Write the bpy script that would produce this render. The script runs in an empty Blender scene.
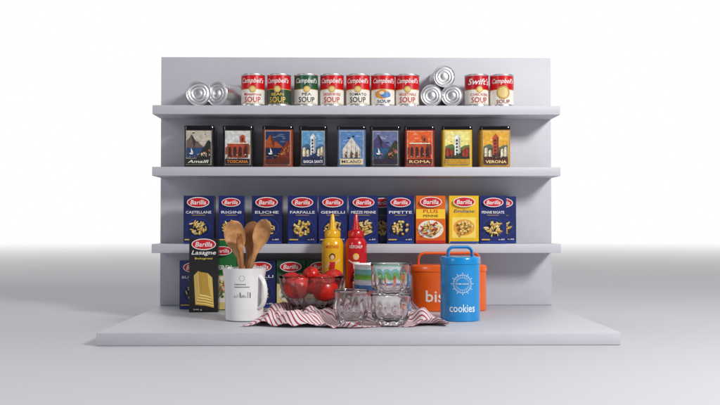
import bpy, bmesh, math, random
from mathutils import Vector, Matrix
random.seed(7)
scene=bpy.context.scene
col=scene.collection
R90=math.radians(90)
# ---------------------------------------------------------------- materials
def lin(c):
    out=[]
    for v in c:
        v=v/255.0
        out.append(v/12.92 if v<=0.04045 else ((v+0.055)/1.055)**2.4)
    return out
MC={}
def mat(name,rgb,rough=0.5,metal=0.0,var=0.06,scale=60,coat=0.0,spec=0.5,bump=0.0):
    if name in MC: return MC[name]
    m=bpy.data.materials.new(name); m.use_nodes=True
    nt=m.node_tree; b=nt.nodes['Principled BSDF']
    c=lin(rgb)
    tc=nt.nodes.new('ShaderNodeTexCoord'); n=nt.nodes.new('ShaderNodeTexNoise')
    n.inputs['Scale'].default_value=scale; n.inputs['Detail'].default_value=4
    nt.links.new(tc.outputs['Object'],n.inputs['Vector'])
    mr=nt.nodes.new('ShaderNodeMapRange'); mr.inputs[1].default_value=.3; mr.inputs[2].default_value=.7
    nt.links.new(n.outputs['Fac'],mr.inputs[0])
    mx=nt.nodes.new('ShaderNodeMix'); mx.data_type='RGBA'
    mx.inputs[6].default_value=[max(0,v*(1-var)) for v in c]+[1]
    mx.inputs[7].default_value=[min(1,v*(1+var)) for v in c]+[1]
    nt.links.new(mr.outputs[0],mx.inputs[0]); nt.links.new(mx.outputs[2],b.inputs['Base Color'])
    b.inputs['Roughness'].default_value=rough; b.inputs['Metallic'].default_value=metal
    b.inputs['Coat Weight'].default_value=coat; b.inputs['Coat Roughness'].default_value=0.06
    b.inputs['Specular IOR Level'].default_value=spec
    if bump>0:
        bp=nt.nodes.new('ShaderNodeBump'); bp.inputs['Strength'].default_value=bump; bp.inputs['Distance'].default_value=0.001
        nt.links.new(n.outputs['Fac'],bp.inputs['Height']); nt.links.new(bp.outputs['Normal'],b.inputs['Normal'])
    MC[name]=m; return m
PAINTERLY=[False]
def cm(rgb,rough=0.4):
    rgb=tuple(int(v) for v in rgb)
    if PAINTERLY[0]: return mat('poster_ink_%d_%d_%d'%rgb,rgb,rough,var=.26,scale=120)
    return mat('ink_%d_%d_%d'%rgb,rgb,rough)
WHITE=(238,238,236); NAVY=(22,36,104); RED=(205,20,28)
# ---------------------------------------------------------------- mesh helpers
def finish(bm,name,mats,parent=None,smooth=True,ang=35):
    me=bpy.data.meshes.new(name); bm.to_mesh(me); bm.free()
    for m in mats: me.materials.append(m)
    if smooth:
        me.polygons.foreach_set('use_smooth',[True]*len(me.polygons))
        me.set_sharp_from_angle(angle=math.radians(ang))
    o=bpy.data.objects.new(name,me); col.objects.link(o)
    if parent: o.parent=parent
    return o
def thing(name,label,category,loc,rz=0,group=None,rot=None):
    e=bpy.data.objects.new(name,None); e.empty_display_size=0.02; col.objects.link(e)
    e.location=loc; e.rotation_euler=rot if rot else (0,0,rz)
    e['label']=label; e['category']=category
    if group: e['group']=group
    return e
def loft(bm,rings,cap=True,mi=None,closed=False):
    vr=[[bm.verts.new(p) for p in r] for r in rings]
    n=len(vr[0]); K=len(vr)
    for i in range(K if closed else K-1):
        a=vr[i]; b=vr[(i+1)%K]
        for j in range(n):
            f=bm.faces.new((a[j],a[(j+1)%n],b[(j+1)%n],b[j]))
            if mi: f.material_index=mi[i]
    if cap and not closed:
        f=bm.faces.new(list(reversed(vr[0]))); f.material_index=mi[0] if mi else 0
        f=bm.faces.new(vr[-1]); f.material_index=mi[-1] if mi else 0
def lathe(name,prof,mats,parent=None,seg=48,mi=None,rib=None,closed=False,cap=True,sx=1,sy=1,ang=35):
    bm=bmesh.new(); rings=[]
    for k,(r,z) in enumerate(prof):
        ring=[]
        for j in range(seg):
            a=2*math.pi*j/seg; rr=r
            if rib: rr=r*(1+rib[0]*math.cos(rib[1]*a)*rib[2][k])
            ring.append((rr*math.cos(a)*sx,rr*math.sin(a)*sy,z))
        rings.append(ring)
    loft(bm,rings,cap=cap,mi=mi,closed=closed)
    bmesh.ops.recalc_face_normals(bm,faces=bm.faces)
    return finish(bm,name,mats,parent,ang=ang)
def rrect(w,d,r,z,n=6):
    p=[]
    for cx,cy,a0 in ((w/2-r,d/2-r,0),(-w/2+r,d/2-r,90),(-w/2+r,-d/2+r,180),(w/2-r,-d/2+r,270)):
        for k in range(n+1):
            a=math.radians(a0+90*k/n); p.append((cx+r*math.cos(a),cy+r*math.sin(a),z))
    return p
def box(name,x0,x1,y0,y1,z0,z1,m,parent=None,bev=0.001,seg=2):
    bm=bmesh.new(); bmesh.ops.create_cube(bm,size=1)
    bmesh.ops.scale(bm,vec=(x1-x0,y1-y0,z1-z0),verts=bm.verts)
    bmesh.ops.translate(bm,vec=((x0+x1)/2,(y0+y1)/2,(z0+z1)/2),verts=bm.verts)
    if bev: bmesh.ops.bevel(bm,geom=bm.edges[:],offset=bev,segments=seg,affect='EDGES',profile=0.5)
    return finish(bm,name,[m],parent)
# ---------------------------------------------------------------- printed art
TX={}
def text_mesh(s):
    if s in TX: return TX[s]
    cu=bpy.data.curves.new('tmp','FONT'); cu.body=s; cu.resolution_u=2; cu.offset=0.012
    o=bpy.data.objects.new('tmp',cu); col.objects.link(o)
    bpy.context.view_layer.update()
    me=bpy.data.meshes.new_from_object(o.evaluated_get(bpy.context.evaluated_depsgraph_get()))
    bpy.data.objects.remove(o); bpy.data.curves.remove(cu)
    TX[s]=me; return me
class Art:
    EPS=0.00016
    def __init__(s): s.bm=bmesh.new(); s.mats=[]; s.layer=1
    def mi(s,m):
        if m not in s.mats: s.mats.append(m)
        return s.mats.index(m)
    def poly(s,pts,rgb,adv=True,rough=0.4):
        i=s.mi(cm(rgb,rough)); f=s.bm.faces.new([s.bm.verts.new((x,-s.layer*s.EPS,z)) for x,z in pts]); f.material_index=i
        if adv: s.layer+=1
    def rect(s,x0,x1,z0,z1,rgb,adv=True): s.poly([(x0,z0),(x1,z0),(x1,z1),(x0,z1)],rgb,adv)
    def ell(s,cx,cz,rx,rz,rgb,n=28,rot=0,adv=True):
        p=[]
        for k in range(n):
            a=2*math.pi*k/n; x=rx*math.cos(a); z=rz*math.sin(a)
            p.append((cx+x*math.cos(rot)-z*math.sin(rot),cz+x*math.sin(rot)+z*math.cos(rot)))
        s.poly(p,rgb,adv)
    def ring(s,cx,cz,r,t,rgb,n=36):
        i=s.mi(cm(rgb))
        y=-s.layer*s.EPS
        A=[s.bm.verts.new((cx+r*math.cos(2*math.pi*k/n),y,cz+r*math.sin(2*math.pi*k/n))) for k in range(n)]
        B=[s.bm.verts.new((cx+(r-t)*math.cos(2*math.pi*k/n),y,cz+(r-t)*math.sin(2*math.pi*k/n))) for k in range(n)]
        for k in range(n):
            f=s.bm.faces.new((A[k],A[(k+1)%n],B[(k+1)%n],B[k])); f.material_index=i
        s.layer+=1
    def text(s,t,cx,cz,w,h,rgb,shear=0.0,rot=0):
        pk=PAINTERLY[0]; PAINTERLY[0]=False; i=s.mi(cm(rgb)); PAINTERLY[0]=pk
        me=text_mesh(t).copy()
        xs=[v.co.x+shear*v.co.y for v in me.vertices]; ys=[v.co.y for v in me.vertices]
        x0,x1,y0,y1=min(xs),max(xs),min(ys),max(ys)
        y=-s.layer*s.EPS; cr,sr=math.cos(rot),math.sin(rot)
        for v,xx in zip(me.vertices,xs):
            px=((xx-x0)/(x1-x0)-.5)*w; pz=((v.co.y-y0)/(y1-y0)-.5)*h
            v.co=(cx+px*cr-pz*sr,y,cz+px*sr+pz*cr)
        n0=len(s.bm.faces); s.bm.from_mesh(me); s.bm.faces.ensure_lookup_table()
        for f in s.bm.faces[n0:]: f.material_index=i
        bpy.data.meshes.remove(me); s.layer+=1
    def logo(s,cx,cz,w):
        s.ell(cx,cz,w/2,w*0.235,WHITE); s.ell(cx,cz,w/2*0.93,w*0.20,(200,16,30))
        s.text('Barilla',cx,cz,w*0.70,w*0.20,WHITE,shear=0.2)
    def done(s,parent,name='printed_label',y=0.0,R=None,Rmax=0.05,ov=None):
        bm=s.bm
        if R or ov:
            st=0.0045 if not ov else 0.008
            for k in range(-14,15):
                bmesh.ops.bisect_plane(bm,geom=bm.verts[:]+bm.edges[:]+bm.faces[:],plane_co=(k*st+1e-5,0,0),plane_no=(1,0,0),dist=1e-7)
        for v in bm.verts:
            if ov:
                v.co.y=v.co.y-0.0002-ov[1]*math.sqrt(max(0,1-(v.co.x/ov[0])**2))
            elif R:
                r0=R(v.co.z) if callable(R) else R
                r=r0-v.co.y+0.0001; a=v.co.x/r0
                v.co=(r*math.sin(a),-r*math.cos(a),v.co.z)
            else: v.co.y+=y
        return finish(bm,name,s.mats,parent,smooth=False)
# ---------------------------------------------------------------- display shelf
PAINT=mat('painted_board',(194,194,202),0.5,var=0.02,scale=30,bump=0.05)
CX=0.0228
u=thing('display_shelf','pale grey painted display shelf with three boards and wide base','shelf',(CX,2.302,0))
box('back_panel',-.5,.5,0,.02,0.0255,.66,PAINT,u,0.0008)
for zt in (.523,.372,.1835):
    box('shelf',-.5,.5,-.1015,-.0005,zt-.022,zt,PAINT,u,0.0008)
box('base_board',-.5,.5,-.581,.02,0.0005,.025,PAINT,u,0.0012)
# ---------------------------------------------------------------- soup cans
STEEL=mat('tin_steel',(226,226,228),0.34,1.0,var=0.05)
def make_can(label,top,bot,loc,rz,r=.0305,h=.08,lines=('TOMATO','SOUP'),medal=True,extra=None,rot=None,group='soup cans on the top board',brand="Campbell's",tcol=(200,20,28),bare=False):
    e=thing('soup_can',label,'can',loc,rz,group,rot)
    prof=[(r*.9,.0012),(r*.97,0),(r,.0006),(r,.003),(r*.975,.0042)]
    lathe('bottom_rim',prof+[(r*.97,.0048)],[STEEL],e,40,cap=True)
    if bare:
        pr=[(r*.97,.0048)]
        for k in range(9):
            z=.018+k*.005; pr+=[(r*.97,z),(r*.955,z+.0015),(r*.955,z+.003)]
        pr+=[(r*.97,.066),(r*.97,h-.0048)]
        lathe('can_wall',pr,[STEEL],e,48,cap=False)
    else:
        mb=cm(bot,.3); mt=cm(top,.3); g=cm((200,165,80),.3)
        lathe('paper_label',[(r*.97,.0048),(r*.97,h*.50),(r*.97,h*.52),(r*.97,h-.0048)],[mb,g,mt],e,48,mi=[0,1,2],cap=False)
    lp=[(r*.97,h-.0048),(r*.975,h-.0042),(r,h-.003),(r,h-.0006),(r*.97,h),(r*.92,h-.0008),(r*.90,h-.003),(r*.80,h-.003),(r*.77,h-.0022),(r*.72,h-.0022),(r*.69,h-.0030),(r*.56,h-.0030),(r*.53,h-.0024),(r*.49,h-.0024),(r*.46,h-.0031),(r*.30,h-.0031),(r*.27,h-.0027),(r*.02,h-.0027)]
    lathe('lid',lp,[STEEL],e,48,ang=60)
    if bare: return e
    a=Art(); R=r*.97
    a.text(brand,0,h*.76,r*2.0,h*.2,WHITE,shear=.3)
    if extra: extra(a,r,h)
    else:
        if lines[0]: a.text(lines[0],0,h*.355,min(r*1.5,r*.26*len(lines[0])),h*.085,tcol)
        a.text(lines[1],0,h*.19,r*1.35,h*.17,tcol if lines[0] else (40,40,40))
        if medal: a.ell(0,h*.51,r*.27,r*.27,(205,170,85)); a.ell(0,h*.51,r*.18,r*.18,(232,205,130))
        for k in range(-5,6): a.ell(k*.0052,h*.085,.0012,.0012,(205,170,85),8,adv=False)
    a.done(e,R=R)
    return e
def ex_pic(c1,c2):
    def f(a,r,h):
        a.ell(-.004,h*.36,r*.62,h*.14,c1); a.ell(.004,h*.34,r*.42,h*.09,c2); a.ell(-.006,h*.40,r*.2,h*.05,(235,225,190))
        a.text('SOUP',0,h*.14,r*1.1,h*.1,(40,50,110))
    return f
def ex_gold(a,r,h):
    a.ell(0,h*.42,r*.55,r*.55,(190,150,70)); a.ell(0,h*.42,r*.42,r*.42,(225,200,130)); a.text('SOUP',0,h*.14,r*1.1,h*.12,(150,30,30))
ZS=.5234; YC=2.237
cr=(205,14,24)
make_can('red and white soup can with red SOUP lettering',cr,(236,232,222),(-.2352,YC,ZS),.05,lines=('Minestrone','SOUP'))
make_can('red soup can with dark green lower band',cr,(40,70,45),(-.1705,YC,ZS),-.08,lines=('BEAN','SOUP'),tcol=(235,190,80))
make_can('green topped soup can with white lower half',(36,84,52),(236,232,222),(-.1034,YC,ZS),.1,lines=('PEA','SOUP'),tcol=(30,30,30))
make_can('red and white chicken noodle soup can',cr,(236,232,222),(-.0388,YC,ZS),0,lines=('CHICKEN NOODLE','SOUP'))
make_can('red and white tomato soup can with gold medal',cr,(236,232,222),(.0259,YC,ZS),-.03,lines=('TOMATO','SOUP'),tcol=(30,28,30))
make_can('red topped soup can with a picture of soup on white',cr,(236,232,222),(.0880,YC,ZS),.06,extra=ex_pic((220,140,50),(70,130,190)))
make_can('red and white soup can beside the lying cans',cr,(236,232,222),(.1490,YC,ZS),-.05,lines=('VEGETABLE','SOUP'))
make_can('red soup can with small red lettering on white',(190,14,34),(236,232,222),(.3220,YC,ZS),.12,brand="Swift's",lines=('CHICKEN','SOUP'),tcol=(180,25,40))
make_can('red soup can with large gold medallion',cr,(236,232,222),(.3850,YC,ZS),-.04,extra=ex_gold)
RL=.0272
first=make_can('bare steel can lying on its side, lid showing',cr,(236,232,222),(-.3769,2.292,ZS+.0305),0,rot=(R90,0,.12),bare=True,group='bare cans lying on the top board')
def copy_thing(src,loc,rot,label=None,scale=None):
    n=src.copy(); n.location=loc; n.rotation_euler=rot
    if scale: n.scale=scale
    if label: n['label']=label
    col.objects.link(n)
    for c in src.children:
        k=c.copy(); k.parent=n; col.objects.link(k)
    return n
copy_thing(first,(-.290,2.288,ZS+.0305),(R90,0,-.42),'bare steel can lying turned so its ribbed side shows')
s=(RL/.0305,)*3
copy_thing(first,(.2080,2.290,ZS+RL),(R90,0,.0),'bare lying can carrying another can on top',s)
copy_thing(first,(.2630,2.290,ZS+RL),(R90,0,-.06),'bare lying can carrying another can on top',s)
copy_thing(first,(.2355,2.288,ZS+RL+.0472),(R90,0,.05),'bare steel can lying on top of two lying cans',s)
# ---------------------------------------------------------------- poster tins
def tin(label,x,w,frame,art,rz=0,h=.102,lidc=None):
    e=thing('storage_tin',label,'tin',(x,2.242,.3724),rz,'storage tins with city posters')
    d=.068; m=mat('tin_%d_%d_%d'%frame,frame,.3,coat=.6)
    bm=bmesh.new(); loft(bm,[rrect(w-.004,d-.004,.006,0),rrect(w-.002,d-.002,.007,.0015),rrect(w-.002,d-.002,.007,h-.010)]); bmesh.ops.recalc_face_normals(bm,faces=bm.faces)
    finish(bm,'body',[m],e)
    lm=mat('tin_lid_gloss',(40,40,44),.10,.8,coat=1)
    bm=bmesh.new(); loft(bm,[rrect(w-.002,d-.002,.007,h-.0098),rrect(w,d,.008,h-.0095),rrect(w,d,.008,h-.003),rrect(w-.001,d-.001,.0075,h-.0015),rrect(w-.003,d-.003,.007,h-.0004),rrect(w-.006,d-.006,.006,h)]); bmesh.ops.recalc_face_normals(bm,faces=bm.faces)
    finish(bm,'lid',[lm],e,ang=70)
    a=Art(); W=w-.016; z0=.006; z1=h-.014
    PAINTERLY[0]=True; art(a,-W/2,W/2,z0,z1); PAINTERLY[0]=False
    a.done(e,'printed_poster',y=-(d/2-.001))
def scene_art(sky,far,mid,fore,txt,tc,kind,band=None,acc=(235,220,190)):
    def f(a,x0,x1,z0,z1):
        W=x1-x0; H=z1-z0
        X=lambda t:x0+W*t
        Z=lambda t:z0+H*t
        P=lambda pts,c:a.poly([(X(p),Z(q)) for p,q in pts],c)
        rnd=random.Random(len(txt)*7+int(W*1e5)+sum(sky))
        a.rect(x0-.001,x1+.001,z0-.001,z1+.001,(215,205,180))
        a.rect(x0,x1,z0,z1,sky)
        for k in range(9):
            c=[min(255,int(v*.7+255*.3)) for v in sky]; cx=rnd.uniform(.15,.85); rw=rnd.uniform(.06,.14)
            a.ell(X(cx),Z(rnd.uniform(.6,.95)),W*rw,H*.018,c,12,adv=False)
        a.layer+=1
        dk=lambda c,q=.6:[int(v*q) for v in c]
        if kind=='coast':
            P([(0,.45),(.0,.72),(.1,.78),(.2,.9),(.27,.84),(.38,.7),(.46,.69),(.55,.62),(.75,.5),(1,.45)],far)
            P([(.2,.9),(.27,.84),(.38,.7),(.34,.5),(.28,.6),(.24,.7)],dk(far))
            P([(0,.2),(1,.2),(1,.5),(0,.5)],mid)
            for k in range(6): P([(.02+.07*k,.3+.025*k),(.3+.05*k,.3+.025*k),(.3+.05*k,.308+.025*k),(.02+.07*k,.308+.025*k)],[min(255,int(v*1.4)) for v in mid])
            P([(.42,.17),(1,.17),(1,.66),(.93,.73),(.86,.7),(.78,.58),(.7,.5),(.6,.36)],fore)
            for k in range(14):
                u_=rnd.uniform(0,1); bx=.58+.36*u_; bz=.24+rnd.uniform(0,.32)*u_+.02; s_=rnd.uniform(.03,.05)
                P([(bx,bz),(bx+s_,bz),(bx+s_,bz+s_),(bx+s_/2,bz+s_*1.4),(bx,bz+s_)],rnd.choice([acc,dk(acc,.8),(190,110,70)]))
            P([(.12,.34),(.3,.34),(.26,.30),(.16,.30)],WHITE); P([(.2,.35),(.2,.5),(.29,.36)],WHITE)
        elif kind=='tower':
            P([(0,.3),(0,.55),(.15,.6),(.3,.62),(.45,.52),(.6,.5),(.8,.58),(1,.6),(1,.3)],far)
            P([(0,.3),(0,.45),(.3,.5),(.55,.42),(1,.48),(1,.3)],dk(far,.75))
            P([(.38,.2),(.62,.2),(.62,.78),(.65,.79),(.5,.94),(.35,.79),(.38,.78)],mid)
            P([(.54,.2),(.62,.2),(.62,.78),(.54,.84)],dk(mid,.72))
            for k in range(5): P([(.44,.3+.1*k),(.51,.3+.1*k),(.51,.35+.1*k),(.475,.37+.1*k),(.44,.35+.1*k)],dk(fore,.7))
            P([(0,.15),(1,.15),(1,.3),(.7,.38),(.4,.28),(.1,.36),(0,.3)],fore)
            for bx,bw,bh in ((.03,.15,.24),(.2,.13,.17),(.7,.13,.2),(.84,.13,.26)):
                P([(bx,.24),(bx+bw,.24),(bx+bw,.24+bh),(bx+bw/2,.28+bh),(bx,.24+bh)],acc); P([(bx+bw*.6,.24),(bx+bw,.24),(bx+bw,.24+bh),(bx+bw*.6,.26+bh)],dk(acc,.7))
        elif kind=='arch':
            P([(0,.5),(.25,.66),(.5,.56),(.8,.7),(1,.58),(1,.3),(0,.3)],far)
            P([(.08,.2),(.92,.2),(.92,.62),(.08,.62)],mid); P([(.78,.2),(.92,.2),(.92,.62),(.78,.62)],dk(mid,.7))
            for k in range(4):
                c=.18+.21*k; P([(c-.065,.24),(c+.065,.24),(c+.065,.46),(c+.03,.53),(c-.03,.53),(c-.065,.46)],fore)
            P([(.08,.62),(.92,.62),(.92,.655),(.08,.655)],acc)
            P([(.6,.655),(.8,.655),(.8,.85),(.7,.9),(.6,.85)],mid); P([(.66,.7),(.73,.7),(.73,.8),(.66,.8)],fore)
        elif kind=='duomo':
            P([(.1,.2),(.9,.2),(.9,.45),(.5,.82),(.1,.45)],mid)
            for k in range(9):
                c=.12+.095*k; hh=.55+.36*(1-abs(k-4)/4.0); P([(c-.022,.2),(c+.022,.2),(c,hh)],acc if k%2 else dk(acc,.75))
            for c in (.27,.5,.73): P([(c-.05,.2),(c+.05,.2),(c+.05,.34),(c,.4),(c-.05,.34)],fore)
        for k in range(26):
            a.ell(X(rnd.uniform(.05,.95)),Z(rnd.uniform(.19,.33)),W*rnd.uniform(.01,.035),H*rnd.uniform(.008,.022),rnd.choice([dk(acc,.85),dk(fore),far,(50,80,40),(150,60,45)]),7,rot=rnd.uniform(0,3),adv=False)
            if k%5==4: a.layer+=1
        a.rect(x0,x1,z0,Z(.17),band if band else fore)
        if txt: a.text(txt,0,Z(.085),W*.86,H*.09,tc,shear=.25 if txt=='Amalfi' else 0)
    return f
tin('black tin with coast poster and mountain',-.3653,.076,(22,22,26),scene_art((190,180,165),(105,88,84),(40,72,115),(32,40,40),'Amalfi',(240,235,220),'coast'))
tin('black tin with pale town poster',-.2697,.076,(26,22,22),scene_art((205,205,205),(140,85,62),(170,70,42),(60,34,30),'TOSCANA',(230,140,50),'arch',(40,28,30)))
tin('rust orange tin with harbour poster',-.1717,.076,(150,62,28),scene_art((32,50,92),(160,74,36),(18,34,74),(120,44,24),'',(240,200,90),'coast',(90,34,24),(235,160,60)))
tin('black tin with white villa poster',-.0848,.070,(20,24,34),scene_art((92,148,190),(62,95,130),(225,225,225),(32,56,96),'BARGA SANTI',(240,240,240),'tower',(18,30,64)))
tin('pale blue tin with white cathedral poster',.0096,.072,(96,118,160),scene_art((84,128,180),(180,180,190),(215,210,205),(92,78,66),'MILANO',(30,40,100),'duomo',(225,205,160)))
tin('dark grey tin with violet hillside poster',.0929,.076,(44,44,56),scene_art((98,108,150),(72,62,106),(44,84,122),(52,58,42),'',(240,240,240),'coast',(46,38,58),(215,130,130)))
tin('red orange tin with arches poster',.1774,.076,(150,40,24),scene_art((225,92,36),(130,40,30),(180,74,42),(64,24,22),'ROMA',(240,205,140),'arch',(90,26,22)))
tin('yellow tin with busy town poster',.2705,.076,(225,188,50),scene_art((238,220,130),(94,116,62),(235,235,225),(44,54,38),'',(40,40,40),'tower',(190,140,40),(170,56,36)))
tin('golden tin with red tower poster',.3648,.076,(195,145,32),scene_art((222,165,46),(90,104,82),(180,72,38),(64,38,28),'VERONA',(245,225,150),'tower',(84,30,28)))
# ---------------------------------------------------------------- pasta boxes
def pieces(a,cx,cz,rx,rz,n,kind,cols,seed):
    rnd=random.Random(seed)
    for k in range(n):
        t=rnd.uniform(0,2*math.pi); q=math.sqrt(rnd.random())
        x=cx+rx*q*math.cos(t); z=cz+rz*q*math.sin(t); ro=rnd.uniform(0,3.1); c=rnd.choice(cols)
        if kind=='tube': L,wd=.0075,.0020
        elif kind=='bow': L,wd=.0055,.0032
        elif kind=='twist': L,wd=.0065,.0017
        else: L,wd=.0035,.0028
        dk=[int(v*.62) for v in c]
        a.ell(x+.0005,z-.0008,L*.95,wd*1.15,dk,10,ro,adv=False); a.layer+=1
        if kind=='bow':
            p=[(-L,-wd),(0,-wd*.25),(L,-wd),(L,wd),(0,wd*.25),(-L,wd)]
            a.poly([(x+px*math.cos(ro)-pz*math.sin(ro),z+px*math.sin(ro)+pz*math.cos(ro)) for px,pz in p],c)
        else: a.ell(x,z,L*.85,wd*.85,c,10,ro)
        if a.layer>70: a.layer=40
GOLD=[(240,205,110),(228,180,80),(246,220,150)]
def pbox(label,x,y,z,w,h,d,bg,name,kind,rz=0,style='blue',group='pasta boxes on the board',nm='pasta_box',tc=WHITE):
    e=thing(nm,label,'pasta box',(x,y,z),rz,group)
    m=mat('carton_%d_%d_%d'%tuple(bg),bg,.35,coat=.25,var=.08)
    box('carton',-w/2,w/2,0,d,0,h,m,e,.0006,1)
    a=Art(); lw=w*.74
    if style=='blue':
        a.rect(-w/2+.001,w/2-.001,h*.0+.001,h*.05,(30,60,150)); 
        if name: a.text(name,0,h*.655,min(w*.84,w*.13*len(name)),h*.055,tc)
        a.rect(-w*.22,w*.22,h*.59,h*.598,(215,180,80))
        a.ell(0,h*.33,w*.40,h*.205,(26,56,140)); a.ell(0,h*.33,w*.37,h*.185,(16,30,84))
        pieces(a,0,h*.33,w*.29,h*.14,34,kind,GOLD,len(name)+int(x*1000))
        a.text('n.85',w*.3,h*.09,w*.22,h*.028,WHITE)
        a.rect(-w*.44,-w*.14,h*.075,h*.1,(215,180,80))
        a.logo(0,h*.86,lw)
    elif style=='plus':
        a.rect(-w/2+.001,w/2-.001,h*.52,h*.72,(250,205,50)); a.text('PLUS',0,h*.675,w*.5,h*.07,(190,25,30)); 
        a.text('PENNE',0,h*.58,w*.5,h*.045,(60,40,30))
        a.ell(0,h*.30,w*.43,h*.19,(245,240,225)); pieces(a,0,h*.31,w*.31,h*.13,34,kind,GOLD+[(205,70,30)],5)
        a.rect(-w/2+.001,w/2-.001,.001,h*.07,(190,30,30))
        a.logo(0,h*.87,lw)
    elif style=='yellow':
        a.text('Emiliane',0,h*.68,w*.7,h*.07,(30,50,120),shear=.25)
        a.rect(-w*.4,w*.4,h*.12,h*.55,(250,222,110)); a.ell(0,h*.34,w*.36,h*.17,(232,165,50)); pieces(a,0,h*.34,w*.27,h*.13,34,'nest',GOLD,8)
        a.rect(-w/2+.001,w/2-.001,.001,h*.05,(40,70,150))
        a.logo(0,h*.87,lw)
    elif style=='green':
        a.rect(-w/2+.001,w/2-.001,.001,h-.001,bg)
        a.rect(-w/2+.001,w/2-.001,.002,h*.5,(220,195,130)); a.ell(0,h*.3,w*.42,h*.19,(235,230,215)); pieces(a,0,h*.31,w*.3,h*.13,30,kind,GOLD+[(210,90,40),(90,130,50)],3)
        a.text(name,0,h*.62,w*.7,h*.06,WHITE)
        a.logo(0,h*.86,lw)
    elif style=='lasagne':
        a.logo(0,h*.92,w*.84); a.text('Lasagne',0,h*.80,w*.84,h*.075,WHITE,shear=.25); a.text('Bolognesi',0,h*.725,w*.6,h*.035,(225,190,90))
        for k in range(9):
            o=k*.0013; p=[(-w*.28+o,h*.10+o*2.4),(w*.1,h*.085+o*2.4),(w*.36-o*.6,h*.06+o*2.4),(w*.33-o,h*.30+o),(w*.30-o,h*.47+o),(-w*.1,h*.485+o),(-w*.34+o,h*.50+o)]
            a.poly(p,[(190,150,60),(246,222,130)][k%2])
        a.text('500 g',-w*.2,h*.035,w*.3,h*.02,WHITE)
    a.done(e,y=0)
    return e
ZP=.1839; YP=2.2105
G='pasta boxes on the lowest board'
B=NAVY
B2=(24,34,88)
def pb(*k,**q): return pbox(*k,group=G,**q)
pb('navy pasta box with piled small pasta',-.3650,YP,ZP,.074,.118,.036,B2,'CASTELLANE','twist',rz=.0)
pb('narrow navy pasta box between wider boxes',-.2852,YP,ZP,.062,.118,.036,B,'RIGINI','tube',rz=.03)
pb('navy pasta box with spiral pasta',-.1980,YP,ZP,.074,.118,.036,B2,'ELICHE','twist',rz=-.02)
pb('navy pasta box with bow tie pasta',-.1108,YP,ZP,.072,.118,.036,B,'FARFALLE','bow')
pb('navy pasta box with twisted pasta',-.0362,YP,ZP,.070,.118,.036,B,'GEMELLI','twist',rz=.02)
pb('navy pasta box with short tube pasta',.0391,YP,ZP,.072,.118,.036,B,'MEZZE PENNE','tube')
pb('navy pasta box set back behind two others',.086,2.258,ZP,.072,.118,.036,B2,'','tube')
pb('navy pasta box with pipe shaped pasta',.1299,YP,ZP,.067,.118,.036,B,'PIPETTE','nest',rz=-.03)
pb('orange and yellow pasta box with plate of penne',.2042,YP,ZP,.073,.118,.036,(222,104,18),'PLUS','tube',style='plus')
pb('yellow pasta box with nests of egg pasta',.2862,YP,ZP,.073,.118,.036,(238,192,26),'','nest',style='yellow')
pb('navy pasta box with ridged penne',.3580,YP,ZP,.066,.118,.036,B,'PENNE RIGATE','tube')
pb('navy pasta box half hidden behind another box',.3880,2.258,ZP,.072,.118,.036,B,'','twist')
G='pasta boxes standing on the base'
ZB=.0254
pb('navy pasta box partly behind the lasagne box',-.372,2.200,ZB,.074,.118,.036,B,'BUCATINI','twist')
pb('navy pasta box behind the utensil crock',-.214,2.235,ZB,.072,.118,.036,B2,'FUSILLI','twist')
pb('green pasta box behind the fruit bowl',-.140,2.235,ZB,.072,.118,.036,(30,84,50),'INTEGRALE','tube',style='green')
pb('green pasta box behind the mustard bottle',-.066,2.235,ZB,.072,.118,.036,(26,72,48),'INTEGRALE','twist',style='green')
pbox('tall black box of lasagne sheets',-.338,2.122,ZB,.068,.173,.030,(18,18,20),'','tube',style='lasagne',group=G,nm='lasagne_box',rz=.02)
pbox('tall green box with filled pasta picture behind the lasagne box',-.300,2.175,ZB,.062,.166,.030,(36,112,54),'VERDI','nest',style='green',group=G,nm='lasagne_box')
# ---------------------------------------------------------------- squeeze bottles
def bottle(label,x,y,rgb,ink,nm,art):
    e=thing(nm,label,'squeeze bottle',(x,y,ZB),0,'sauce squeeze bottles')
    m=mat(nm+'_plastic',rgb,.28,coat=.5,var=.03); r=.0262
    lathe('body',[(.021,0),(.0245,.0015),(r,.006),(r,.05),(r*.985,.09),(r,.13),(r,.155),(r*.97,.163),(r*.82,.171),(r*.66,.175)],[m],e)
    prof=[(r*.68,.1752),(r*.72,.1762),(r*.72,.188),(r*.66,.1905),(r*.5,.192),(.0095,.1935),(.0075,.205),(.0045,.226),(.0028,.231)]
    lathe('nozzle_cap',prof,[m],e,40,rib=(.02,20,[0,1,1,0,0,0,0,0,0]))
    a=Art(); art(a); a.done(e,R=lambda z:r)
def art_m(a):
    R_=(200,30,30); S=(235,190,150); K=(40,30,30)
    a.text('MUSTARD',0,.153,.032,.007,R_)
    z=.012
    def P(p,c): a.poly([(x*1.25,(q-.09)*1.2+.09+z) for x,q in p],c)
    a.ell(0,.130,.007,.0078,(70,30,20)); a.ell(0,.1285,.0048,.0058,S)
    P([(-.006,.103),(.006,.103),(.004,.088),(-.004,.088)],R_); P([(-.004,.088),(.004,.088),(.012,.064),(-.012,.064)],R_)
    P([(-.006,.103),(-.014,.092),(-.012,.090),(-.004,.099)],S); P([(.006,.103),(.015,.110),(.016,.107),(.005,.098)],S)
    P([(-.006,.064),(-.002,.064),(-.003,.044),(-.005,.044)],S); P([(.002,.064),(.006,.064),(.006,.044),(.004,.044)],S)
    a.rect(-.014,.014,.040,.043,K)
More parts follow.
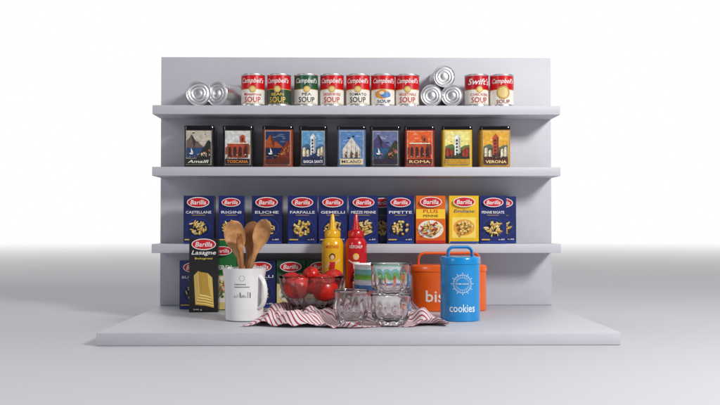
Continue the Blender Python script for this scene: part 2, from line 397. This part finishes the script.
def art_k(a):
    Y=(245,205,60); S=(240,200,160); K=(50,8,14)
    a.text('KETCHUP',0,.153,.032,.007,WHITE)
    z=.012
    def P(p,c): a.poly([(x*1.25,(q-.09)*1.2+.09+z) for x,q in p],c)
    a.ell(0,.130,.0072,.0078,Y); a.ell(0,.1285,.0048,.0058,S)
    P([(-.006,.103),(.006,.103),(.004,.088),(-.004,.088)],WHITE); P([(-.004,.088),(.004,.088),(.010,.068),(-.011,.064)],K)
    P([(-.006,.103),(-.015,.108),(-.015,.105),(-.004,.098)],S); P([(.006,.103),(.013,.092),(.011,.090),(.004,.098)],S)
    P([(-.006,.064),(-.002,.066),(-.003,.044),(-.005,.044)],S); P([(.001,.066),(.005,.067),(.008,.046),(.006,.045)],S)
    a.rect(-.014,.014,.040,.043,Y)
bottle('yellow mustard squeeze bottle with red figure print',-.036,2.15,(236,178,8),RED,'mustard_bottle',art_m)
bottle('red ketchup squeeze bottle with pale figure print',.020,2.15,(196,8,16),WHITE,'ketchup_bottle',art_k)
# ---------------------------------------------------------------- utensil crock
CER=mat('white_ceramic',(236,236,236),.15,coat=.6,var=.01)
mx_,my_=-.2225,1.948
e=thing('utensil_crock','white ceramic jug holding wooden spoons, faint dark print','jug',(mx_,my_,ZB))
prof=[(.036,0),(.040,.002),(.0408,.01),(.0415,.05),(.044,.09),(.0475,.110),(.0482,.112),(.0470,.1125),(.0445,.109),(.041,.09),(.0385,.05),(.038,.008),(.03,.006)]
lathe('body',prof,[CER],e,56)
bm=bmesh.new(); rings=[]
for k in range(17):
    t=k/16; a=math.radians(100-200*t); cx=.040+.018*max(0,math.cos(a)); cz=.062+.034*math.sin(a)
    dx,dz=math.cos(a),math.sin(a); ring=[]
    for j in range(12):
        b=2*math.pi*j/12; q=.0042*math.cos(b); ring.append((cx+dx*q,.0065*math.sin(b),cz+dz*q))
    rings.append(ring)
loft(bm,rings); bmesh.ops.recalc_face_normals(bm,faces=bm.faces)
h_=finish(bm,'handle',[CER],e); h_.rotation_euler=(0,0,-.6)
a=Art(); DK=(70,66,64)
rnd=random.Random(4)
for k in range(9): a.rect(-.018+k*.0042,-.018+k*.0042+rnd.uniform(.001,.003),.050,.050+rnd.uniform(.004,.014),(120,116,112),adv=False)
a.layer+=1
for zz,n_ in ((.078,7),(.0725,9)): 
    for k in range(n_): a.rect(-.016+k*.0036,-.0138+k*.0036,zz,zz+.002,DK,adv=False)
a.ring(0,.092,.006,.0006,(150,146,142))
a.done(e,R=lambda z:.0412+max(0,z-.05)*.085)
WOODS=[mat('spoon_wood_light',(190,138,86),.5,var=.3,scale=60),mat('spoon_wood_dark',(156,102,56),.5,var=.3,scale=60)]
def spoon(label,base,tip,hw,hl,wood,rz,slot=False,nm='wooden_spoon'):
    base=Vector(base); tip=Vector(tip); L=(tip-base).length
    e=thing(nm,label,'spoon',base,0,'utensils in the crock')
    q=Vector((0,0,1)).rotation_difference(tip-base)@Matrix.Rotation(rz,4,'Z').to_quaternion()
    e.rotation_euler=q.to_euler()
    bm=bmesh.new(); rings=[]; N=24
    def ring(rx,ry,z,conc,yo=0):
        r=[]
        for j in range(N):
            a=2*math.pi*j/N; x=rx*math.cos(a); y=ry*math.sin(a)
            if y<0: y=y*(1-conc)+ (conc*.8*ry*(1-(x/rx)**2))
            r.append((x,y+yo,z))
        return r
    hz=L-hl
    rings+= [ring(.0035,.0035,0,0),ring(.0045,.0045,.002,0),ring(.0055,.005,L*.3,0),ring(.0052,.005,hz*.9,0)]
    for k in range(1,17):
        t=k/16; w=hw*math.sqrt(max(.0009,1-(2*t-1)**2))**(.85); w=max(w,.0055*(1-t) if t<.5 else .0012)
        rings.append(ring(w,.0085*(1-.45*t),hz+hl*t,1.3*math.sin(math.pi*t),0))
    loft(bm,rings); bmesh.ops.recalc_face_normals(bm,faces=bm.faces)
    finish(bm,'spoon_body' ,[wood],e,ang=70)
zb=ZB+.012
spoon('pale wooden spoon leaning in the white jug',(mx_+.012,my_-.004,zb),(-.248,1.935,.240),.0225,.066,WOODS[0],.15)
spoon('dark wooden spoon standing upright in the white jug',(mx_-.010,my_+.010,zb),(-.204,1.965,.238),.0215,.062,WOODS[1],2.9)
spoon('wooden spoon tilted over the rim of the white jug',(mx_-.020,my_-.006,zb),(-.174,1.930,.242),.0195,.062,WOODS[0],-.3)
spoon('small wooden spoon seen edge on in the jug',(mx_+.004,my_-.020,zb),(-.229,1.915,.212),.013,.040,WOODS[1],1.2)
# ---------------------------------------------------------------- cloth
contacts=[(.0075,1.832,.040),(.088,1.832,.044),(-.081,2.03,.040),(.072,2.0,.046),(mx_,my_,.06),(.243,1.945,.06),(-.036,2.15,.04),(.02,2.15,.04)]
def flat(x,y):
    f=1
    for cx,cy,r in contacts:
        d=math.hypot(x-cx,y-cy)
        f*=min(1,max(0,(d-r)/.03))
    return f*f*(3-2*f)
from mathutils import noise
bm=bmesh.new(); NX,NY=220,110; grid=[]
uvl=bm.loops.layers.uv.new('weave')
for j in range(NY+1):
    v=j/NY; row=[]
    for i in range(NX+1):
        u_=i/NX
        xl=-.216+.04*v+.012*math.sin(v*7); xr=.194-.03*v+.012*math.sin(v*6+1)
        x=xl+(xr-xl)*u_
        yf=1.796+.014*math.sin(u_*9+.6)+.009*math.sin(u_*21)+ .03*abs(u_-.5)**1.5*2*(0.4 if u_<.5 else .5)
        yb=2.085+.02*math.sin(u_*6+2)
        y=yf+(yb-yf)*v
        n=noise.noise(Vector((x*11,y*8,0))); n2=noise.noise(Vector((x*23,y*19,5)))
        s=abs(math.sin(x*24+y*40+n*4.5))**1.3
        s2=abs(math.sin(x*60-y*34+n*5+1))**2
        edge=min(1,min(u_,1-u_)*9+.2)
        hgt=(.022*s*(.6+.8*abs(n2)+.3*v)+.007*s2)*flat(x,y)*edge
        z=.0268+hgt+.0006*noise.noise(Vector((x*90,y*90,3)))
        row.append((bm.verts.new((x,y,z)),(u_+.02*n2,v+.03*n)))
    grid.append(row)
for j in range(NY):
    for i in range(NX):
        q=[grid[j][i],grid[j][i+1],grid[j+1][i+1],grid[j+1][i]]
        f=bm.faces.new([k[0] for k in q])
        for l,k in zip(f.loops,q): l[uvl].uv=k[1]
m=bpy.data.materials.new('striped_linen'); m.use_nodes=True; nt=m.node_tree; b=nt.nodes['Principled BSDF']
uvn=nt.nodes.new('ShaderNodeUVMap'); uvn.uv_map='weave'
sep=nt.nodes.new('ShaderNodeSeparateXYZ'); nt.links.new(uvn.outputs['UV'],sep.inputs[0])
def M(op,a,b_=None):
    n=nt.nodes.new('ShaderNodeMath'); n.operation=op
    for i,q in enumerate((a,b_)):
        if q is None: continue
        if isinstance(q,(int,float)): n.inputs[i].default_value=q
        else: nt.links.new(q,n.inputs[i])
    return n.outputs[0]
t=M('ADD',M('MULTIPLY',sep.outputs[0],38),M('MULTIPLY',sep.outputs[1],30))
st=M('LESS_THAN',M('FRACT',t),.36)
mx=nt.nodes.new('ShaderNodeMix'); mx.data_type='RGBA'; mx.inputs[6].default_value=lin((230,218,220))+[1]; mx.inputs[7].default_value=lin((168,66,86))+[1]
nt.links.new(st,mx.inputs[0]); nt.links.new(mx.outputs[2],b.inputs['Base Color']); b.inputs['Roughness'].default_value=.9
wn=nt.nodes.new('ShaderNodeTexNoise'); wn.inputs['Scale'].default_value=900; bp=nt.nodes.new('ShaderNodeBump'); bp.inputs['Strength'].default_value=.25; bp.inputs['Distance'].default_value=.0006
nt.links.new(wn.outputs['Fac'],bp.inputs['Height']); nt.links.new(bp.outputs['Normal'],b.inputs['Normal'])
c=finish(bm,'kitchen_towel',[m],None,ang=180)
c['label']='crumpled red and white striped towel under glasses and fruit'; c['category']='towel'
sm=c.modifiers.new('thick','SOLIDIFY'); sm.thickness=.0012; sm.offset=0
# ---------------------------------------------------------------- glassware
def glass(name,tint=(1,1,1)):
    m=bpy.data.materials.new(name); m.use_nodes=True; nt=m.node_tree; b=nt.nodes['Principled BSDF']
    b.inputs['Transmission Weight'].default_value=1; b.inputs['Roughness'].default_value=0.0; b.inputs['IOR'].default_value=1.5
    n=nt.nodes.new('ShaderNodeTexNoise'); n.inputs['Scale'].default_value=40
    mx=nt.nodes.new('ShaderNodeMix'); mx.data_type='RGBA'; mx.inputs[6].default_value=(*tint,1); mx.inputs[7].default_value=(tint[0]*.97,tint[1]*.98,tint[2]*.99,1)
    nt.links.new(n.outputs['Fac'],mx.inputs[0]); nt.links.new(mx.outputs[2],b.inputs['Base Color']); return m
GL=glass('clear_glass',(.95,.965,.965))
ZC=.0288
def tumbler(label,x,y,z,r,h):
    e=thing('glass_tumbler',label,'glass',(x,y,z),0,'clear drinking glasses')
    out=[(r*.60,0),(r*.70,.0008),(r*.76,.005),(r*.84,h*.2),(r*.95,h*.38),(r*.99,h*.52),(r*.96,h*.64),(r*.93,h*.72),(r*.96,h*.9),(r*.99,h-.002)]
    inn=[(r*.985,h-.0004),(r*.96,h),(r*.935,h-.002),(r*.91,h*.9),(r*.875,h*.72),(r*.90,h*.64),(r*.93,h*.52),(r*.89,h*.38),(r*.77,h*.22),(r*.66,.012),(r*.4,.0085),(.001,.008)]
    wts=[0,0,.5,1,1,1,.7,0,0,0]+[0]*12
    lathe('glass_body',[(.001,.001)]+out+inn,[GL],e,120,rib=(.03,14,[0]+wts),cap=True,ang=80)
    return e
tumbler('clear ribbed glass standing on the striped towel',.0075,1.832,ZC,.0365,.070)
tumbler('clear ribbed glass carrying a second glass',.088,1.832,ZC,.0425,.062)
tumbler('clear ribbed glass stacked on another glass',.088,1.832,ZC+.0560,.0422,.068)
e=thing('fruit_bowl','clear glass bowl filled with red apples','bowl',(-.081,2.03,ZC))
o=[(.001,0),(.028,0),(.030,.003),(.034,.008),(.052,.028),(.066,.052),(.0735,.080),(.0745,.087),(.0735,.0885),(.0715,.087),(.0700,.079),(.0625,.053),(.0490,.031),(.030,.013),(.001,.011)]
lathe('glass_body',o,[GL],e,96,rib=(.022,20,[0,0,0,0,1,1,.6,0,0,0,0,0,0,0,0]),ang=80)
# apples
AP=mat('apple_skin',(196,24,10),.34,var=.3,scale=30,coat=.15); ST=mat('stem_brown',(80,55,30),.8)
def apple(loc,r,rot):
    e=thing('apple','red apple piled in the glass bowl','apple',loc,0,'apples in the bowl',rot=rot)
    prof=[]
    for k in range(21):
        t=math.pi*k/20; rr=math.sin(t)*(1+.06*math.cos(t)); z=-math.cos(t)*.88
        if k<=3: z+= .10*(1-k/4)
        if k>=16: z-= .20*((k-16)/4)**1.5
        prof.append((max(rr*r,.0004),z*r))
    lathe('fruit_flesh',prof,[AP],e,36,rib=(.015,5,[1]*21),ang=180)
    lathe('stem',[(.0012,r*.62),(.001,r*.85),(.0014,r*1.0)],[ST],e,8)
    return e
a0=apple((-.112,2.003,.094),.031,(.25,.2,0))
for loc,rot,sc in (((-.052,1.996,.092),(.5,-.3,1),1.03),((-.082,2.062,.098),(-.2,.4,2),1.0),((-.128,2.058,.101),(.4,.2,3),.80),((-.034,2.050,.106),(-.3,-.2,.5),.90),((-.083,2.030,.120),(.2,-.5,.4),.60)):
    copy_thing(a0,loc,rot,scale=(sc,)*3)
# bowls
for k,(nm,rgb) in enumerate((('white',(235,235,235)),('rose',(215,110,120)),('blue',(60,130,195)),('white',(238,238,238)),('green',(110,185,70)),('teal',(120,195,200)),('white',(235,238,240)))):
    e=thing('bowl','%s bowl nested in a stack behind the glasses'%nm,'bowl',(.070,2.0,ZC+k*.0112),0,'stacked coloured bowls')
    m=mat('glaze_'+nm,rgb,.2,coat=.5)
    lathe('bowl_body',[(.001,.001),(.028,0),(.030,.003),(.046,.020),(.0545,.036),(.0565,.047),(.0575,.0478),(.0555,.0478),(.0525,.037),(.044,.023),(.028,.006),(.001,.0052)],[m],e,56,ang=60)
# ---------------------------------------------------------------- canisters
def handle(bm,hw,hh,z,th,wd):
    pts=[]; r=hh*.6
    pts.append((-hw,z)); pts.append((-hw,z+hh-r))
    for k in range(1,7): a=math.pi-math.pi/2*k/6; pts.append((-hw+r+r*math.cos(a),z+hh-r+r*math.sin(a)))
    q=[(-x,zz) for x,zz in reversed(pts)]; pts+=q
    rings=[]
    for i,(x,zz) in enumerate(pts):
        p0=pts[max(0,i-1)]; p1=pts[min(len(pts)-1,i+1)]
        t=Vector((p1[0]-p0[0],0,p1[1]-p0[1])).normalized(); n=Vector((-t.z,0,t.x))
        ring=[]
        for j in range(12):
            a=2*math.pi*j/12; ring.append(tuple(Vector((x,0,zz))+n*th*math.cos(a)+Vector((0,1,0))*wd*math.sin(a)))
        rings.append(ring)
    loft(bm,rings)
def canister(label,loc,rx,ry,h,rgb,art,hw,hh,nm):
    e=thing('canister',label,'canister',loc,0,'lidded kitchen canisters')
    m=mat('enamel_'+nm,rgb,.28,coat=.5,var=.03)
    k=ry/rx
    lathe('body',[(rx*.95,0),(rx*.985,.0015),(rx*.985,h-.0165)],[m],e,64,sy=k)
    lathe('lid',[(rx*.98,h-.0163),(rx*1.01,h-.016),(rx*1.01,h-.005),(rx*.985,h-.002),(rx*.95,h-.0004),(rx*.9,h)],[m],e,64,sy=k)
    bm=bmesh.new(); handle(bm,hw,hh,h-.001,.0034,.009); bmesh.ops.recalc_face_normals(bm,faces=bm.faces)
    finish(bm,'handle',[m],e)
    a=Art(); art(a); a.done(e,ov=(rx*.985,ry*.985))
def art_blue(a):
    W_=(225,240,248)
    a.text('cookies',0,.0285,.054,.017,W_)
    cz=.080; a.ring(0,cz,.0195,.0009,W_); a.ring(0,cz,.0135,.0006,W_)
    for k in range(24):
        t=2*math.pi*k/24; a.ell(.0165*math.cos(t),cz+.0165*math.sin(t),.0011,.0007,W_,6,rot=t,adv=False)
    a.layer+=1
    a.rect(-.016,.016,cz-.003,cz+.003,(20,140,205)); a.text('HOME BAKED',0,cz,.028,.003,W_)
    for k in range(12):
        t=2*math.pi*k/12; a.poly([(.021*math.cos(t-.05),cz+.021*math.sin(t-.05)),(.0245*math.cos(t),cz+.0245*math.sin(t)),(.021*math.cos(t+.05),cz+.021*math.sin(t+.05))],W_,adv=False)
    a.layer+=1
def art_or(a):
    a.text('biscuits',0,.036,.118,.027,(245,240,235))
canister('round blue canister with white cookies lettering and handled lid',(.243,1.945,ZB),.0432,.0432,.137,(10,140,210),art_blue,.026,.021,'blue')
canister('wide orange canister with white biscuits lettering, behind blue canister',(.244,2.168,ZB),.0912,.048,.110,(238,98,16),art_or,.074,.028,'orange')
# ---------------------------------------------------------------- ground
bm=bmesh.new(); N=96
radii=[.001,.5,1.5,3,6,10,20,60]
loft(bm,[[(r*math.cos(2*math.pi*j/N),r*math.sin(2*math.pi*j/N)+2,0) for j in range(N)] for r in radii],cap=False)
m=bpy.data.materials.new('studio_floor'); m.use_nodes=True; nt=m.node_tree; b=nt.nodes['Principled BSDF']
b.inputs['Roughness'].default_value=.7; b.inputs['Specular IOR Level'].default_value=.2
tc=nt.nodes.new('ShaderNodeTexCoord'); n=nt.nodes.new('ShaderNodeTexNoise'); n.inputs['Scale'].default_value=.8
nt.links.new(tc.outputs['Object'],n.inputs['Vector'])
mx=nt.nodes.new('ShaderNodeMix'); mx.data_type='RGBA'; mx.inputs[6].default_value=lin((196,196,201))+[1]; mx.inputs[7].default_value=lin((201,201,206))+[1]
nt.links.new(n.outputs['Fac'],mx.inputs[0]); nt.links.new(mx.outputs[2],b.inputs['Base Color'])
ln=nt.nodes.new('ShaderNodeVectorMath'); ln.operation='LENGTH'; nt.links.new(tc.outputs['Object'],ln.inputs[0])
mr=nt.nodes.new('ShaderNodeMapRange'); mr.interpolation_type='SMOOTHSTEP'; mr.inputs[1].default_value=2.0; mr.inputs[2].default_value=13
nt.links.new(ln.outputs['Value'],mr.inputs[0])
tr=nt.nodes.new('ShaderNodeBsdfTransparent'); ms=nt.nodes.new('ShaderNodeMixShader')
nt.links.new(mr.outputs[0],ms.inputs[0]); nt.links.new(b.outputs[0],ms.inputs[1]); nt.links.new(tr.outputs[0],ms.inputs[2])
nt.links.new(ms.outputs[0],nt.nodes['Material Output'].inputs['Surface'])
g=finish(bm,'ground',[m],None,smooth=False); g['kind']='structure'; g['label']='plain pale grey studio floor fading to white'
# ---------------------------------------------------------------- world and lamps
w=bpy.data.worlds.new('World'); scene.world=w; w.use_nodes=True; nt=w.node_tree; bg=nt.nodes['Background']
tc=nt.nodes.new('ShaderNodeTexCoord'); sp=nt.nodes.new('ShaderNodeSeparateXYZ'); nt.links.new(tc.outputs['Generated'],sp.inputs[0])
mr=nt.nodes.new('ShaderNodeMapRange'); mr.interpolation_type='SMOOTHSTEP'; mr.inputs[1].default_value=-.1; mr.inputs[2].default_value=.6
nt.links.new(sp.outputs['Y'],mr.inputs[0])
mx=nt.nodes.new('ShaderNodeMix'); mx.data_type='RGBA'; mx.inputs[6].default_value=(.13,.133,.145,1); mx.inputs[7].default_value=(1,1,1,1)
nt.links.new(mr.outputs[0],mx.inputs[0]); nt.links.new(mx.outputs[2],bg.inputs['Color']); bg.inputs['Strength'].default_value=1.0
def area(name,loc,target,sx,sy,power,colr=(1,1,1)):
    l=bpy.data.lights.new(name,'AREA'); l.shape='RECTANGLE'; l.size=sx; l.size_y=sy; l.energy=power; l.color=colr
    o=bpy.data.objects.new(name,l); col.objects.link(o); o.location=loc
    o.rotation_euler=(Vector(target)-Vector(loc)).to_track_quat('-Z','Y').to_euler()
area('key_lamp',(1.75,.2,1.6),(0,2.1,.2),.55,.55,66,(1,.985,.96))
area('fill_lamp',(-1.7,.3,1.1),(0,2.1,.3),.6,.9,7,(.94,.96,1))
area('top_lamp',(.2,1.5,2.6),(0,2.2,.0),1.2,.9,7)
# ---------------------------------------------------------------- camera
cd=bpy.data.cameras.new('camera'); cam=bpy.data.objects.new('camera',cd); col.objects.link(cam); scene.camera=cam
cd.lens=45; cd.sensor_width=36; cd.clip_end=500; cd.clip_start=.01
cam.location=(0,0,.23); cam.rotation_euler=(math.radians(90+1.43),0,-math.radians(.79))
scene.view_settings.view_transform='Standard'; scene.view_settings.look='None'; scene.view_settings.exposure=0
